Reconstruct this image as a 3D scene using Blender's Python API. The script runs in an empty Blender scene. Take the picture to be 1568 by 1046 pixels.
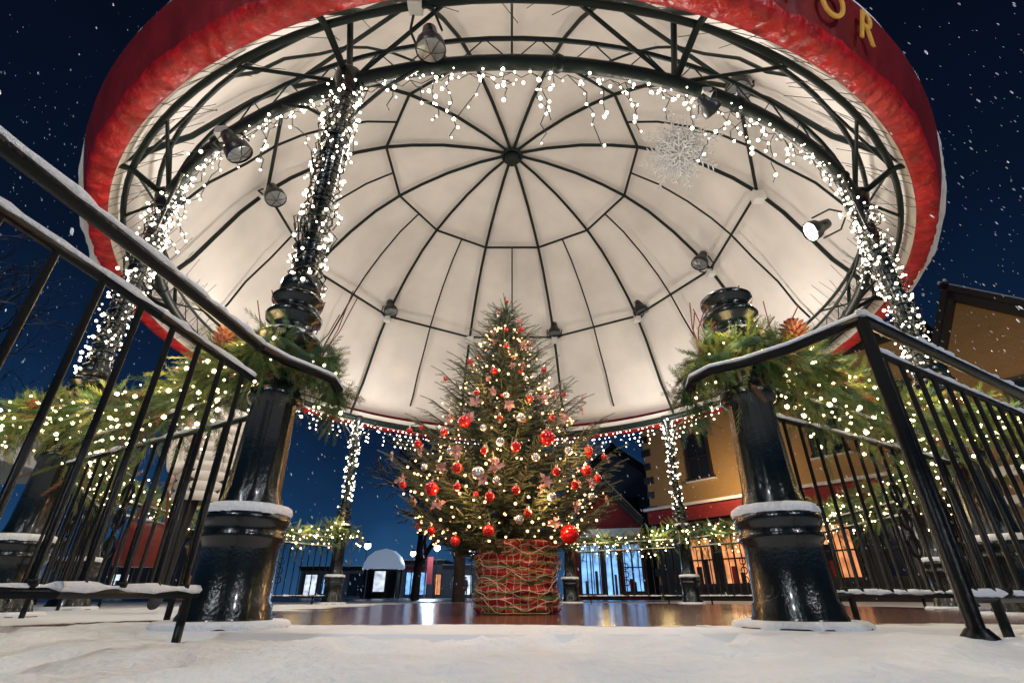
import bpy, math, random
import numpy as np
from mathutils import Vector, Matrix, noise
random.seed(7); rng=np.random.default_rng(7)
R=math.radians
sc=bpy.context.scene
H=0.124           # camera height
CY=6.2; RP=4.2    # gazebo centre / post ring radius

# ------------------------------------------------------------------ materials
def mat(name,col,rough=0.6,metal=0.0,emis=None,es=0.0,noise_amt=0.0,nscale=8.0,bump=0.0,bscale=40.0,coat=0.0,sampling=True,spec=None):
    m=bpy.data.materials.new(name); m.use_nodes=True
    nt=m.node_tree; b=nt.nodes['Principled BSDF']
    b.inputs['Base Color'].default_value=(*col,1); b.inputs['Roughness'].default_value=rough
    b.inputs['Metallic'].default_value=metal
    if spec is not None: b.inputs['Specular IOR Level'].default_value=spec
    if coat: b.inputs['Coat Weight'].default_value=coat; b.inputs['Coat Roughness'].default_value=0.1
    if emis: b.inputs['Emission Color'].default_value=(*emis,1); b.inputs['Emission Strength'].default_value=es
    tc=nt.nodes.new('ShaderNodeTexCoord')
    if noise_amt:
        n=nt.nodes.new('ShaderNodeTexNoise'); n.inputs['Scale'].default_value=nscale; n.inputs['Detail'].default_value=5
        nt.links.new(tc.outputs['Object'],n.inputs['Vector'])
        r=nt.nodes.new('ShaderNodeValToRGB')
        r.color_ramp.elements[0].position=0.3; r.color_ramp.elements[1].position=0.7
        r.color_ramp.elements[0].color=(*[max(0,c*(1-noise_amt)) for c in col],1)
        r.color_ramp.elements[1].color=(*[min(1,c*(1+noise_amt)) for c in col],1)
        nt.links.new(n.outputs['Fac'],r.inputs['Fac']); nt.links.new(r.outputs['Color'],b.inputs['Base Color'])
        if emis:
            ml=nt.nodes.new('ShaderNodeMath'); ml.operation='MULTIPLY_ADD'; ml.inputs[1].default_value=es*2.2; ml.inputs[2].default_value=-es*.25
            nt.links.new(n.outputs['Fac'],ml.inputs[0]); nt.links.new(ml.outputs[0],b.inputs['Emission Strength'])
    if bump:
        n2=nt.nodes.new('ShaderNodeTexNoise'); n2.inputs['Scale'].default_value=bscale; n2.inputs['Detail'].default_value=4
        nt.links.new(tc.outputs['Object'],n2.inputs['Vector'])
        bp=nt.nodes.new('ShaderNodeBump'); bp.inputs['Strength'].default_value=bump; bp.inputs['Distance'].default_value=0.02
        nt.links.new(n2.outputs['Fac'],bp.inputs['Height']); nt.links.new(bp.outputs['Normal'],b.inputs['Normal'])
    if not sampling: m.cycles.emission_sampling='NONE'
    return m

M_iron=mat('painted_iron',(0.004,0.008,0.009),0.24,0.0,noise_amt=0.3,nscale=30,bump=0.14,bscale=80,coat=0.35,spec=.4)
M_rail=mat('railing_paint',(0.002,0.003,0.004),0.36,0.0,noise_amt=0.3,nscale=30,bump=0.15,bscale=60,spec=.22)
M_rib=mat('rib_paint',(0.003,0.011,0.010),0.5,0.0,noise_amt=0.2,spec=.3)
M_snow=mat('snow',(0.84,0.87,0.92),0.65,bump=0.5,bscale=90)
M_fabric=mat('canopy_fabric',(0.75,0.715,0.68),0.85,noise_amt=0.12,nscale=1.1,bump=0.3,bscale=3)
M_red=mat('red_vinyl',(0.44,0.006,0.008),0.38,noise_amt=0.4,nscale=9,bump=0.8,bscale=22,coat=0.15)
M_dred=mat('dark_red_vinyl',(0.17,0.007,0.009),0.45,noise_amt=0.35,nscale=3,bump=0.3,bscale=8)
M_gold=mat('gold_letters',(0.8,0.43,0.07),0.5)
M_bulb=mat('bulb',(1,1,1),0.3,emis=(1.0,0.77,0.40),es=12,sampling=False)
M_bulbc=mat('bulb_cool',(1,1,1),0.3,emis=(1.0,0.86,0.62),es=11,sampling=False)
M_bulbw=mat('bulb_warm',(1,0.8,0.5),0.3,emis=(1.0,0.52,0.20),es=6.0,sampling=False)
M_wire=mat('wire',(0.02,0.03,0.025),0.5)
M_lace=mat('lace_cord',(0.05,0.05,0.05),0.6)
M_cedar=[mat('cedar_a',(0.07,0.13,0.03),0.55,noise_amt=0.4,nscale=12),mat('cedar_b',(0.14,0.17,0.03),0.55,noise_amt=0.4,nscale=12),mat('cedar_c',(0.03,0.08,0.04),0.55,noise_amt=0.4,nscale=12),mat('cedar_dry',(0.22,0.09,0.03),0.6)]
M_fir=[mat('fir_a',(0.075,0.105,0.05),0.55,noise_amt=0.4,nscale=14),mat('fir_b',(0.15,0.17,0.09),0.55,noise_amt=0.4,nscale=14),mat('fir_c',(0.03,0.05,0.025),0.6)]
M_bark=mat('bark',(0.05,0.035,0.028),0.9,noise_amt=0.4,nscale=20,bump=0.6,bscale=30)
M_ballr=mat('red_bauble',(0.72,0.01,0.008),0.15,0.2,coat=0.8)
M_balls=mat('silver_bauble',(0.8,0.76,0.74),0.25,0.8)
M_ballp=mat('pink_bow',(0.85,0.48,0.42),0.6,noise_amt=0.3,nscale=25)
M_silver=mat('silver_glitter',(0.55,0.55,0.56),0.5,0.2,bump=0.5,bscale=200)
M_black=mat('black_metal',(0.01,0.011,0.014),0.4)
M_lens=mat('lamp_lens',(0.25,0.27,0.28),0.2,0.3)
M_white=mat('white_paint',(0.7,0.7,0.68),0.5)
M_cone=mat('pine_cone',(0.13,0.035,0.02),0.7,noise_amt=0.5,nscale=40)
M_glass=mat('dark_window_glass',(0.015,0.02,0.03),0.08)

# ------------------------------------------------------------------ mesh builder
class MB:
    def __init__(s): s.V=[];s.F=[];s.M=[];s.S=[]
    def add(s,vs,fs,m=0,sm=True):
        o=len(s.V); s.V.extend([tuple(v) for v in vs])
        for f in fs: s.F.append(tuple(i+o for i in f)); s.M.append(m); s.S.append(sm)
    def box(s,c,sz,m=0,rz=0.0,mx=None):
        vs=[]
        for dx in(-.5,.5):
            for dy in(-.5,.5):
                for dz in(-.5,.5):
                    v=Vector((dx*sz[0],dy*sz[1],dz*sz[2]))
                    if mx is not None: v=mx@v
                    elif rz: v=Matrix.Rotation(rz,3,'Z')@v
                    vs.append((v.x+c[0],v.y+c[1],v.z+c[2]))
        s.add(vs,[(0,1,3,2),(4,6,7,5),(0,4,5,1),(2,3,7,6),(0,2,6,4),(1,5,7,3)],m,False)
    def tube(s,pts,r,n=8,m=0,closed=False,flat=1.0):
        pts=[Vector(p) for p in pts]; k=len(pts); vs=[]
        for i,p in enumerate(pts):
            if closed: t=pts[(i+1)%k]-pts[i-1]
            else: t=pts[min(i+1,k-1)]-pts[max(i-1,0)]
            if t.length<1e-9: t=Vector((0,0,1))
            t.normalize(); up=Vector((0,0,1)) if abs(t.z)<0.95 else Vector((0,1,0))
            a=t.cross(up).normalized(); b=a.cross(t)
            rr=r[i] if isinstance(r,(list,tuple)) else r
            for j in range(n):
                an=2*math.pi*j/n
                vs.append(p+a*math.cos(an)*rr+b*math.sin(an)*rr*flat)
        fs=[]
        for i in range(k if closed else k-1):
            i2=(i+1)%k
            for j in range(n):
                j2=(j+1)%n; fs.append((i*n+j,i*n+j2,i2*n+j2,i2*n+j))
        if not closed: fs.append(tuple(range(n))); fs.append(tuple((k-1)*n+j for j in reversed(range(n))))
        s.add(vs,fs,m)
    def lathe(s,prof,c=(0,0,0),n=24,m=0,fn=None,mx=None,sm=True):
        vs=[]
        for (r,z) in prof:
            for j in range(n):
                a=2*math.pi*j/n; rr=r*(fn(a,z) if fn else 1)
                v=Vector((rr*math.cos(a),rr*math.sin(a),z))
                if mx is not None: v=mx@v
                vs.append((v.x+c[0],v.y+c[1],v.z+c[2]))
        fs=[]
        for i in range(len(prof)-1):
            for j in range(n):
                j2=(j+1)%n; fs.append((i*n+j,i*n+j2,(i+1)*n+j2,(i+1)*n+j))
        s.add(vs,fs,m,sm)
    def sphere(s,c,r,m=0,n=8,sc3=(1,1,1)):
        prof=[(max(1e-4,math.sin(math.pi*i/n)),-math.cos(math.pi*i/n)) for i in range(n+1)]
        vs=[]
        nn=n+2
        for (q,z) in prof:
            for j in range(nn):
                a=2*math.pi*j/nn; vs.append((c[0]+r*q*math.cos(a)*sc3[0],c[1]+r*q*math.sin(a)*sc3[1],c[2]+r*z*sc3[2]))
        fs=[]
        for i in range(n):
            for j in range(nn):
                j2=(j+1)%nn; fs.append((i*nn+j,i*nn+j2,(i+1)*nn+j2,(i+1)*nn+j))
        s.add(vs,fs,m)
    def build(s,name,mats,parent=None):
        me=bpy.data.meshes.new(name); me.from_pydata(s.V,[],s.F)
        for m in mats: me.materials.append(m)
        me.polygons.foreach_set('material_index',s.M); me.polygons.foreach_set('use_smooth',s.S)
        me.update(); ob=bpy.data.objects.new(name,me); sc.collection.objects.link(ob)
        if parent: ob.parent=parent
        return ob
def empty(name):
    e=bpy.data.objects.new(name,None); sc.collection.objects.link(e); return e

def _ico():
    t=(1+5**.5)/2
    v=[(-1,t,0),(1,t,0),(-1,-t,0),(1,-t,0),(0,-1,t),(0,1,t),(0,-1,-t),(0,1,-t),(t,0,-1),(t,0,1),(-t,0,-1),(-t,0,1)]
    l=math.sqrt(1+t*t); v=[tuple(x/l for x in q) for q in v]
    f=[(0,11,5),(0,5,1),(0,1,7),(0,7,10),(0,10,11),(1,5,9),(5,11,4),(11,10,2),(10,7,6),(7,1,8),(3,9,4),(3,4,2),(3,2,6),(3,6,8),(3,8,9),(4,9,5),(2,4,11),(6,2,10),(8,6,7),(9,8,1)]
    return np.array(v),np.array(f)
ICO_V,ICO_F=_ico()
def basis(d,roll):
    d=d/np.linalg.norm(d,axis=1,keepdims=True)
    up=np.where(np.abs(d[:,2:3])<0.95,np.array([[0,0,1.]]),np.array([[0,1.,0]]))
    a=np.cross(d,up); a/=np.linalg.norm(a,axis=1,keepdims=True); b=np.cross(a,d)
    c,s=np.cos(roll)[:,None],np.sin(roll)[:,None]
    return np.stack([d,a*c+b*s,-a*s+b*c],axis=2)
def scatter(name,TV,TF,P,D=None,S=None,mats=None,mi=None,parent=None,smooth=False):
    if len(P)==0: return None
    P=np.array([tuple(p) for p in P],float); n=len(P)
    S=np.ones(n) if S is None else np.asarray(S,float)
    if D is None: W=TV[None]*(S[:,None,None] if S.ndim==1 else S[:,None,:])
    else:
        B=basis(np.array([tuple(d) for d in D],float),rng.uniform(0,6.283,n)); W=np.einsum('nij,kj->nki',B,TV)*S[:,None,None]
    W=W+P[:,None,:]; k=len(TV)
    F=(TF[None]+(np.arange(n)*k)[:,None,None]).reshape(-1,TF.shape[1])
    me=bpy.data.meshes.new(name); me.from_pydata(W.reshape(-1,3).tolist(),[],F.tolist())
    for m in mats: me.materials.append(m)
    if mi is not None: me.polygons.foreach_set('material_index',np.repeat(np.asarray(mi,dtype=np.int32),len(TF)))
    if smooth: me.polygons.foreach_set('use_smooth',[True]*len(F))
    me.update(); ob=bpy.data.objects.new(name,me); sc.collection.objects.link(ob)
    if parent: ob.parent=parent
    return ob
def light(kind,name,loc,power,col,parent=None,size=0.1):
    l=bpy.data.lights.new(name,kind); l.energy=power; l.color=col
    if kind=='POINT': l.shadow_soft_size=size
    o=bpy.data.objects.new(name,l); o.location=loc
    sc.collection.objects.link(o)
    if parent: o.parent=parent
    return o
def az(a,r,z): # az in degrees from the entrance (towards camera), + to the right ; z relative to camera
    return Vector((r*math.sin(R(a)),CY-r*math.cos(R(a)),z+H))

# ------------------------------------------------------------------ camera, world
cam=bpy.data.cameras.new('camera'); cam.lens=17.38; cam.sensor_width=36; cam.clip_end=1000; cam.clip_start=0.02
co=bpy.data.objects.new('camera',cam); co.location=(0,0,H); co.rotation_euler=(R(90+27.3),0,0); sc.collection.objects.link(co); sc.camera=co
w=bpy.data.worlds.new('World'); sc.world=w; w.use_nodes=True; nt=w.node_tree
bg=nt.nodes['Background']; tc=nt.nodes.new('ShaderNodeTexCoord'); sp=nt.nodes.new('ShaderNodeSeparateXYZ')
nt.links.new(tc.outputs['Generated'],sp.inputs[0])
nz=nt.nodes.new('ShaderNodeTexNoise'); nz.inputs['Scale'].default_value=2.5; nz.inputs['Detail'].default_value=5
nt.links.new(tc.outputs['Generated'],nz.inputs['Vector'])
ma=nt.nodes.new('ShaderNodeMath'); ma.operation='MULTIPLY_ADD'; ma.inputs[1].default_value=0.32
nt.links.new(nz.outputs['Fac'],ma.inputs[0]); nt.links.new(sp.outputs['Z'],ma.inputs[2])
rp=nt.nodes.new('ShaderNodeValToRGB'); nt.links.new(ma.outputs[0],rp.inputs['Fac'])
e=rp.color_ramp.elements; e[0].position=0.10; e[0].color=(0.03,0.105,0.24,1); e[1].position=0.95; e[1].color=(0.0018,0.0035,0.010,1)
q=e.new(0.28); q.color=(0.009,0.042,0.115,1); q=e.new(0.44); q.color=(0.004,0.016,0.048,1); q=e.new(0.64); q.color=(0.0025,0.007,0.021,1)
nt.links.new(rp.outputs['Color'],bg.inputs['Color']); bg.inputs['Strength'].default_value=1.0
sc.view_settings.view_transform='Standard'

# ------------------------------------------------------------------ ground
def axis(a,b,step,far):
    xs=list(np.arange(a,b+1e-6,step)); d=step
    while xs[-1]<far: d*=1.35; xs.append(xs[-1]+d)
    d=step
    while xs[0]>-far: d*=1.35; xs.insert(0,xs[0]-d)
    return xs
xs=axis(-3.6,3.6,0.03,400); ys=axis(0.3,3.2,0.025,400)
V=[];F=[]
foot=[(-.35,1.35,.4),(.15,1.62,-.2),(-.1,1.95,.3),(.55,1.28,.9),(.62,1.7,-.3),(-.62,1.75,.1)]
for y in ys:
    for x in xs:
        z=0.0
        if -6<x<6 and -3<y<5:
            f=max(0,min(1,(3.0-y)/0.9)); 
            z=f*(0.036*noise.noise((x*1.1,y*1.5,0))+0.026*noise.noise((x*3.2,y*4,3))+0.011*noise.noise((x*11,y*11,7))+0.005*noise.noise((x*30,y*30,2))+0.008)
            for fx,fy,fa in foot:
                dx,dy=x-fx,y-fy
                if abs(dx)<.3 and abs(dy)<.3:
                    u_=dx*math.cos(fa)+dy*math.sin(fa); v_=-dx*math.sin(fa)+dy*math.cos(fa); d_=(u_/.06)**2+(v_/.15)**2
                    z-=.024*math.exp(-d_*d_*.6)-.010*math.exp(-(d_-2.2)**2)
        V.append((x,y,z))
nx=len(xs)
for j in range(len(ys)-1):
    for i in range(nx-1): F.append((j*nx+i,j*nx+i+1,(j+1)*nx+i+1,(j+1)*nx+i))
M_gr=mat('snowy_ground',(0.82,0.86,0.92),0.6,noise_amt=0.07,nscale=4,bump=0.6,bscale=38)
g=MB(); g.add(V,F,0,True); g.build('snow_ground',[M_gr])
M_st=mat('wet_asphalt',(0.05,0.055,0.065),0.25,noise_amt=0.5,nscale=0.6,bump=0.2,bscale=12)
g=MB(); g.add([(-60,16,0.008),(5.0,16,0.008),(5.0,48,0.008),(-60,48,0.008)],[(0,1,2,3)],0,False); g.build('street',[M_st])
m=bpy.data.materials.new('brick_paving'); m.use_nodes=True; nt=m.node_tree; b=nt.nodes['Principled BSDF']
tc=nt.nodes.new('ShaderNodeTexCoord'); br=nt.nodes.new('ShaderNodeTexBrick'); br.inputs['Scale'].default_value=5
br.inputs['Color1'].default_value=(0.20,0.05,0.032,1); br.inputs['Color2'].default_value=(0.10,0.03,0.022,1); br.inputs['Mortar'].default_value=(0.03,0.026,0.025,1)
nt.links.new(tc.outputs['Object'],br.inputs['Vector'])
nn=nt.nodes.new('ShaderNodeTexNoise'); nn.inputs['Scale'].default_value=1.7; nn.inputs['Detail'].default_value=9; nn.inputs['Roughness'].default_value=.65; nt.links.new(tc.outputs['Object'],nn.inputs['Vector'])
sx=nt.nodes.new('ShaderNodeSeparateXYZ'); nt.links.new(tc.outputs['Object'],sx.inputs[0])
def M2(op,a,b_,c=None):
    x=nt.nodes.new('ShaderNodeMath'); x.operation=op
    for i,v in enumerate((a,b_,c)):
        if v is None: continue
        if isinstance(v,(int,float)): x.inputs[i].default_value=v
        else: nt.links.new(v,x.inputs[i])
    return x.outputs[0]
front=M2('MULTIPLY_ADD',sx.outputs['Y'],-0.85,-3.20)
left=M2('MULTIPLY_ADD',sx.outputs['X'],-0.45,-0.75)
mxx=M2('MAXIMUM',front,left); tot=M2('ADD',mxx,nn.outputs['Fac'])
rr=nt.nodes.new('ShaderNodeValToRGB'); rr.color_ramp.elements[0].position=0.58; rr.color_ramp.elements[1].position=0.66
nt.links.new(tot,rr.inputs['Fac'])
mx=nt.nodes.new('ShaderNodeMixRGB'); nt.links.new(rr.outputs['Color'],mx.inputs['Fac']); nt.links.new(br.outputs['Color'],mx.inputs[1]); mx.inputs[2].default_value=(0.78,0.82,0.88,1)
nt.links.new(mx.outputs[0],b.inputs['Base Color']); 
rg=M2('MULTIPLY_ADD',rr.outputs['Color'],0.45,0.16); nt.links.new(rg,b.inputs['Roughness'])
n3=nt.nodes.new('ShaderNodeTexNoise'); n3.inputs['Scale'].default_value=9; n3.inputs['Detail'].default_value=6; nt.links.new(tc.outputs['Object'],n3.inputs['Vector'])
bp=nt.nodes.new('ShaderNodeBump'); bp.inputs['Strength'].default_value=0.35; bp.inputs['Distance'].default_value=0.02; nt.links.new(n3.outputs['Fac'],bp.inputs['Height']); nt.links.new(bp.outputs['Normal'],b.inputs['Normal'])
g=MB(); g.lathe([(0.001,0.0),(2.5,0.0),(4.45,0.0),(4.5,-0.03)],(0,0,0),64,0,sm=False); ob=g.build('brick_floor',[m]); ob.location=(0,CY,0.022)

# ------------------------------------------------------------------ gazebo
gz=empty('gazebo')
prof=[(0.02,6.90),(0.6,6.87),(1.2,6.77),(1.7,6.62),(2.1,6.46),(2.55,6.20),(3.0,5.82),(3.35,5.45),(3.6,5.12),(3.85,4.68),(4.05,4.22),(4.22,3.82),(4.36,3.60),(4.52,3.50),(4.84,3.44)]
g=MB(); n=120; vs=[];fs=[]
for (r,z) in prof:
    for j in range(n):
        a=360*j/n; ph=abs(math.cos(math.pi*(a)/30.0))
        k=1+0.012 - 0.018*ph*(r>0.5)
        vs.append(az(a,(r+0.05*(r<4.5))*k if r<4.7 else r,z+0.04))
for i in range(len(prof)-1):
    for j in range(n):
        j2=(j+1)%n; fs.append((i*n+j,i*n+j2,(i+1)*n+j2,(i+1)*n+j))
g.add(vs,fs,0,True); g.build('canopy',[M_fabric],gz)
g=MB(); n=1200
def wob(a,k): return noise.noise((math.cos(R(a))*k,math.sin(R(a))*k,k))
rows=[(4.88,3.50),(4.87,3.44),(4.81,3.27),(4.765,3.14),(4.755,3.10),(4.735,3.085),(4.71,3.08),(4.685,3.08),(4.66,3.085),(4.62,3.095),(4.59,3.12),(4.56,3.2),(4.53,3.32)]
rm=[0,0,0,1,1,1,1,1,1,1,2,2,2]
vs=[]
for i,(r,z) in enumerate(rows):
    for j in range(n):
        a=360*j/n; dr=0.0;dz=0.0
        if 3<=i<=9:
            pl_=abs(wob(a+.35*math.sin(i*.8+a*.3),75))
            dr=0.012*wob(a,38)+0.012*wob(a,9); dz=0.055*(pl_-.12)+0.016*wob(a,17)
        if i==9 : dr+=0.030*wob(a,44)
        if i==8 : dr+=0.012*wob(a,44)
        if 1<=i<=2: dr+=0.02*wob(a,6)+.008*wob(a,20)
        vs.append(az(a,r+dr,z+dz))
for i in range(len(rows)-1):
    for j in range(n):
        j2=(j+1)%n; g.F.append((i*n+j,i*n+j2,(i+1)*n+j2,(i+1)*n+j)); g.M.append(rm[i]); g.S.append(True)
g.V=[tuple(v) for v in vs]
g.build('valance',[M_dred,M_red,M_fabric],gz)
g=MB(); pts=[];rad=[]
for j in range(480):
    a=j*.75; aa=abs((a+180)%360-180); k=.3 if aa<45 else (.3+.75*min(1,(aa-45)/25))
    pts.append(az(a,4.86+.05*(k-.3),3.53-.30*max(0,k-.3))); rad.append(k*(0.055+0.03*wob(a,12)+0.018*wob(a,40)))
g.tube(pts,rad,8,0,True,1.1); g.build('eave_snow',[M_snow],gz)
ribR=[(r,z) for r,z in prof if r<4.5]
g=MB()
for k in range(12):
    a=15+30*k
    g.tube([az(a,r,z-0.01) for r,z in ribR]+[az(a,4.5,3.35),az(a,4.6,3.20)],0.027,6)
    a2=30*k
    g.tube([az(a2,r*math.cos(R(15))**(1 if r<3.9 else .3),z-0.01) for r,z in ribR if r>=2.1],0.016,5)
def ring(r,z,rad,nn=120):
    g.tube([az(j*3,r,z) for j in range(120)],rad,8,0,True)
for (r,z,rad) in [(2.1,6.44,.022),(3.6,5.10,.022)]: 
    for k in range(12): g.tube([az(15+30*k,r,z),az(45+30*k,r,z)],rad,6)
ring(0.16,6.84,0.03)
g.lathe([(0.001,6.70+H),(0.10,6.70+H),(0.13,6.78+H),(0.13,6.86+H)],(0,CY,0),16)
ring(RP,3.05,0.048); ring(4.5,3.20,0.025)
def arc(r,z,rad,a0,a1): g.tube([az(a,r,z) for a in np.arange(a0,a1+1,3)],rad,6)
arc(RP,3.30,0.018,-110,110); arc(4.33,3.56,0.02,-110,110)
for k in range(12):
    a=15+30*k; aa=(a+180)%360-180
    g.tube([az(a,RP,3.05),az(a,4.5,3.18),az(a,4.6,3.16)],0.025,6)
    if abs(aa)>110: continue
    g.tube([az(a,RP,3.05),az(a,4.33,3.57)],0.022,6)
    for s_ in(-1,1):
        g.tube([az(a,RP,3.05),az(a+s_*10,4.5,3.20)],0.014,6)
        g.tube([az(a,4.5,3.20),az(a+s_*12,4.33,3.56)],0.012,6)
for k in range(-22,22):
    a=k*5; g.tube([az(a,RP,3.05),az(a+2.5,RP,3.30),az(a+5,RP,3.05)],0.006,4)
for k in range(20):
    a=18*k+4; g.sphere(az(a,RP,3.05),0.060,0,6)
g.build('frame_ribs_and_beams',[M_rib],gz)
g=MB()
for k in range(-76,77):
    a=k*1.5; a2=a+random.uniform(-0.6,0.6)
    g.tube([az(a,4.60,3.11),az(a2+(2 if k%2 else -2),4.22+random.uniform(-.02,.03),3.75+random.uniform(-.3,.4))],0.003,3)
g.build('canopy_lacing',[M_lace],gz)
# posts
POSTS=[-15,-45,45,135,-135]
bulbs=[]; bsize=[]
g=MB()
for a in POSTS:
    c=az(a,RP,0); c.z=0
    g.lathe([(0.075,1.48),(0.10,1.50),(0.10,1.56),(0.07,1.60),(0.06,1.75),(0.08,1.78),(0.06,1.82),(0.055,2.6),(0.08,2.63),(0.055,2.67),(0.05,3.0),(0.08,3.08),(0.10,3.17),(0.10,3.22)],c,14)
    for s_ in(-1,1):
        t=Vector((math.cos(R(a)),math.sin(R(a)),0))*s_
        g.tube([c+Vector((0,0,2.65)),c+t*0.10+Vector((0,0,2.85)),c+t*0.28+Vector((0,0,3.02)),c+t*0.5+Vector((0,0,3.12))],0.014,6)
        for ro in(.05,.085):
            cc=c+t*.16+Vector((0,0,3.12)); g.tube([cc+t*ro*math.cos(u_)+Vector((0,0,ro*math.sin(u_))) for u_ in [q*math.pi/6 for q in range(10)]],.006,4)
    pts=[]
    for i in range(260):
        z=1.58+1.5*i/260; an=i*0.62; rr_=.080+.03*noise.noise((i*.3,a,0))
        pts.append(c+Vector((rr_*math.cos(an),rr_*math.sin(an),z+.03*noise.noise((i*.5,0,a)))))
    g.tube(pts,0.006,4)
    for q in range(26):
        z=random.uniform(1.6,3.0); an=random.uniform(0,6.28); d=Vector((math.cos(an),math.sin(an),0)); p=c+d*.07+Vector((0,0,z))
        g.tube([p,p+d*.05+Vector((0,0,-.05)),p+d*.02+Vector((0,0,-.14))],.004,4)
    nb=200 if abs(a)<50 else 120
    for i in range(nb):
        z=1.5+1.65*(i+random.random())/nb; an=random.uniform(0,6.28); rr_=random.uniform(.07,.125)
        bulbs.append(c+Vector((rr_*math.cos(an),rr_*math.sin(an),z))); bsize.append(random.choice([.005,.007,.009,.012])*(1.6 if abs(a)>100 else (1.1 if abs(a)>30 else .9)))
g.build('posts',[M_iron],gz)
for i,ch in enumerate('VICTOR'):
    a=8.0+4.1*i
    cu=bpy.data.curves.new('letter','FONT'); cu.body=ch; cu.size=0.30; cu.align_x='CENTER'; cu.align_y='CENTER'; cu.extrude=0.006
    cu.materials.append(M_gold); o=bpy.data.objects.new('letter_'+ch,cu); o.location=az(a,4.855,3.29); o.rotation_euler=(R(108),0,R(a)); o.parent=gz; sc.collection.objects.link(o)

# string lights
wires=MB()
a=-62
while a<62:
    a+=0.42
    for _ in range(1 if random.random()<0.5 else 2):
        p=az(a+random.uniform(-.3,.3),RP-0.03+random.uniform(-.05,.05),3.04+random.uniform(-.09,.05)); bulbs.append(p); bsize.append(random.choice([.005,.006,.008,.011]))
a=-60; prev=None
while a<60:
    a+=random.uniform(1.3,2.6)
    L=random.choice([.15,.25,.38,.5,.3]); p=az(a,RP-0.05,3.02); pts=[p.copy()]; k=int(L/0.06)
    if prev: wires.tube([prev,(prev+p)/2-Vector((0,0,.05)),p],.003,4)
    prev=p.copy()
    dx=random.uniform(-.03,.03)
    for i in range(k):
        p=p+Vector((dx+random.uniform(-.045,.045),random.uniform(-.045,.045),-0.06)); pts.append(p.copy())
        if random.random()<.75: bulbs.append(p+Vector((random.uniform(-.025,.025),0,-.01))); bsize.append(random.choice([.006,.008,.010,.013]))
    if len(pts)>1: wires.tube(pts,0.0035,4)
a=120
while a<240:
    a+=1.5; L=random.choice([.1,.2,.35]) if abs(a-180)>12 else .12
    p=az(a,RP+0.1,3.0)
    for i in range(int(L/0.08)+1): bulbs.append(p+Vector((random.uniform(-.05,.05),0,-i*.08))); bsize.append(random.choice([.01,.013,.017]))
sl=empty('string_lights'); wires.build('cable',[M_wire],sl)
scatter('bulbs',ICO_V,ICO_F,bulbs,S=bsize,mats=[M_bulbc],parent=sl,smooth=True)

# ------------------------------------------------------------------ pillars
def flute(a,z): return 1-0.05*(0.5+0.5*math.cos(14*a)) if 0.5<z<0.9 else 1
def pillar(x,y):
    e=empty('cast_iron_pillar'); g=MB(); K=.86
    P=[(0.001,0.0),(.265,0.0),(.27,.012),(.27,.026),(.195,.03),(.195,.055),(.185,.07),(.185,.095),(.172,.11),(.166,.29),(.17,.31),(.183,.325),(.183,.345),(.172,.355),(.182,.375),(.19,.395),(.19,.42),(.15,.43),(.142,.46),(.133,.49),(.126,.53),(.112,.89),(.125,.90),(.14,.92),(.14,.95),(.118,.97),(.112,1.0),(.112,1.14),(.125,1.16),(.175,1.20),(.18,1.225),(.165,1.245),(.13,1.26),(.115,1.28),(.118,1.315),(.15,1.335),(.155,1.36),(.135,1.385),(.112,1.40),(.115,1.42),(.142,1.44),(.145,1.46),(.12,1.48),(.06,1.495),(.001,1.50)]
    g.lathe([(r*K,z) for r,z in P],(x,y,0),56,0,flute)
    for k in range(8):
        an=k*math.pi/4; g.sphere((x+.205*math.cos(an),y+.205*math.sin(an),.033),.013,0,5)
    g.build('shaft',[M_iron],e)
    g=MB()
    fn=lambda a,z:1+0.07*noise.noise((x+math.cos(a)*4,math.sin(a)*4,z*9))
    g.lathe([(r*K,z) for r,z in[(.190,.417),(.196,.430),(.190,.448),(.17,.458),(.15,.455),(.14,.445)]],(x,y,0),56,0,fn)
    g.lathe([(r*K,z) for r,z in[(.272,.02),(.277,.032),(.262,.045),(.23,.048),(.19,.045)]],(x,y,0),56,0,fn)
    g.lathe([(r*K,z) for r,z in[(.178,1.226),(.165,1.246),(.125,1.265)]],(x,y,0),32,0,fn)
    g.build('snow_cap',[M_snow],e)
for k in range(12):
    if k==6: continue
    a=15+30*k; c=az(a,RP,0); pillar(c.x,c.y)

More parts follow.
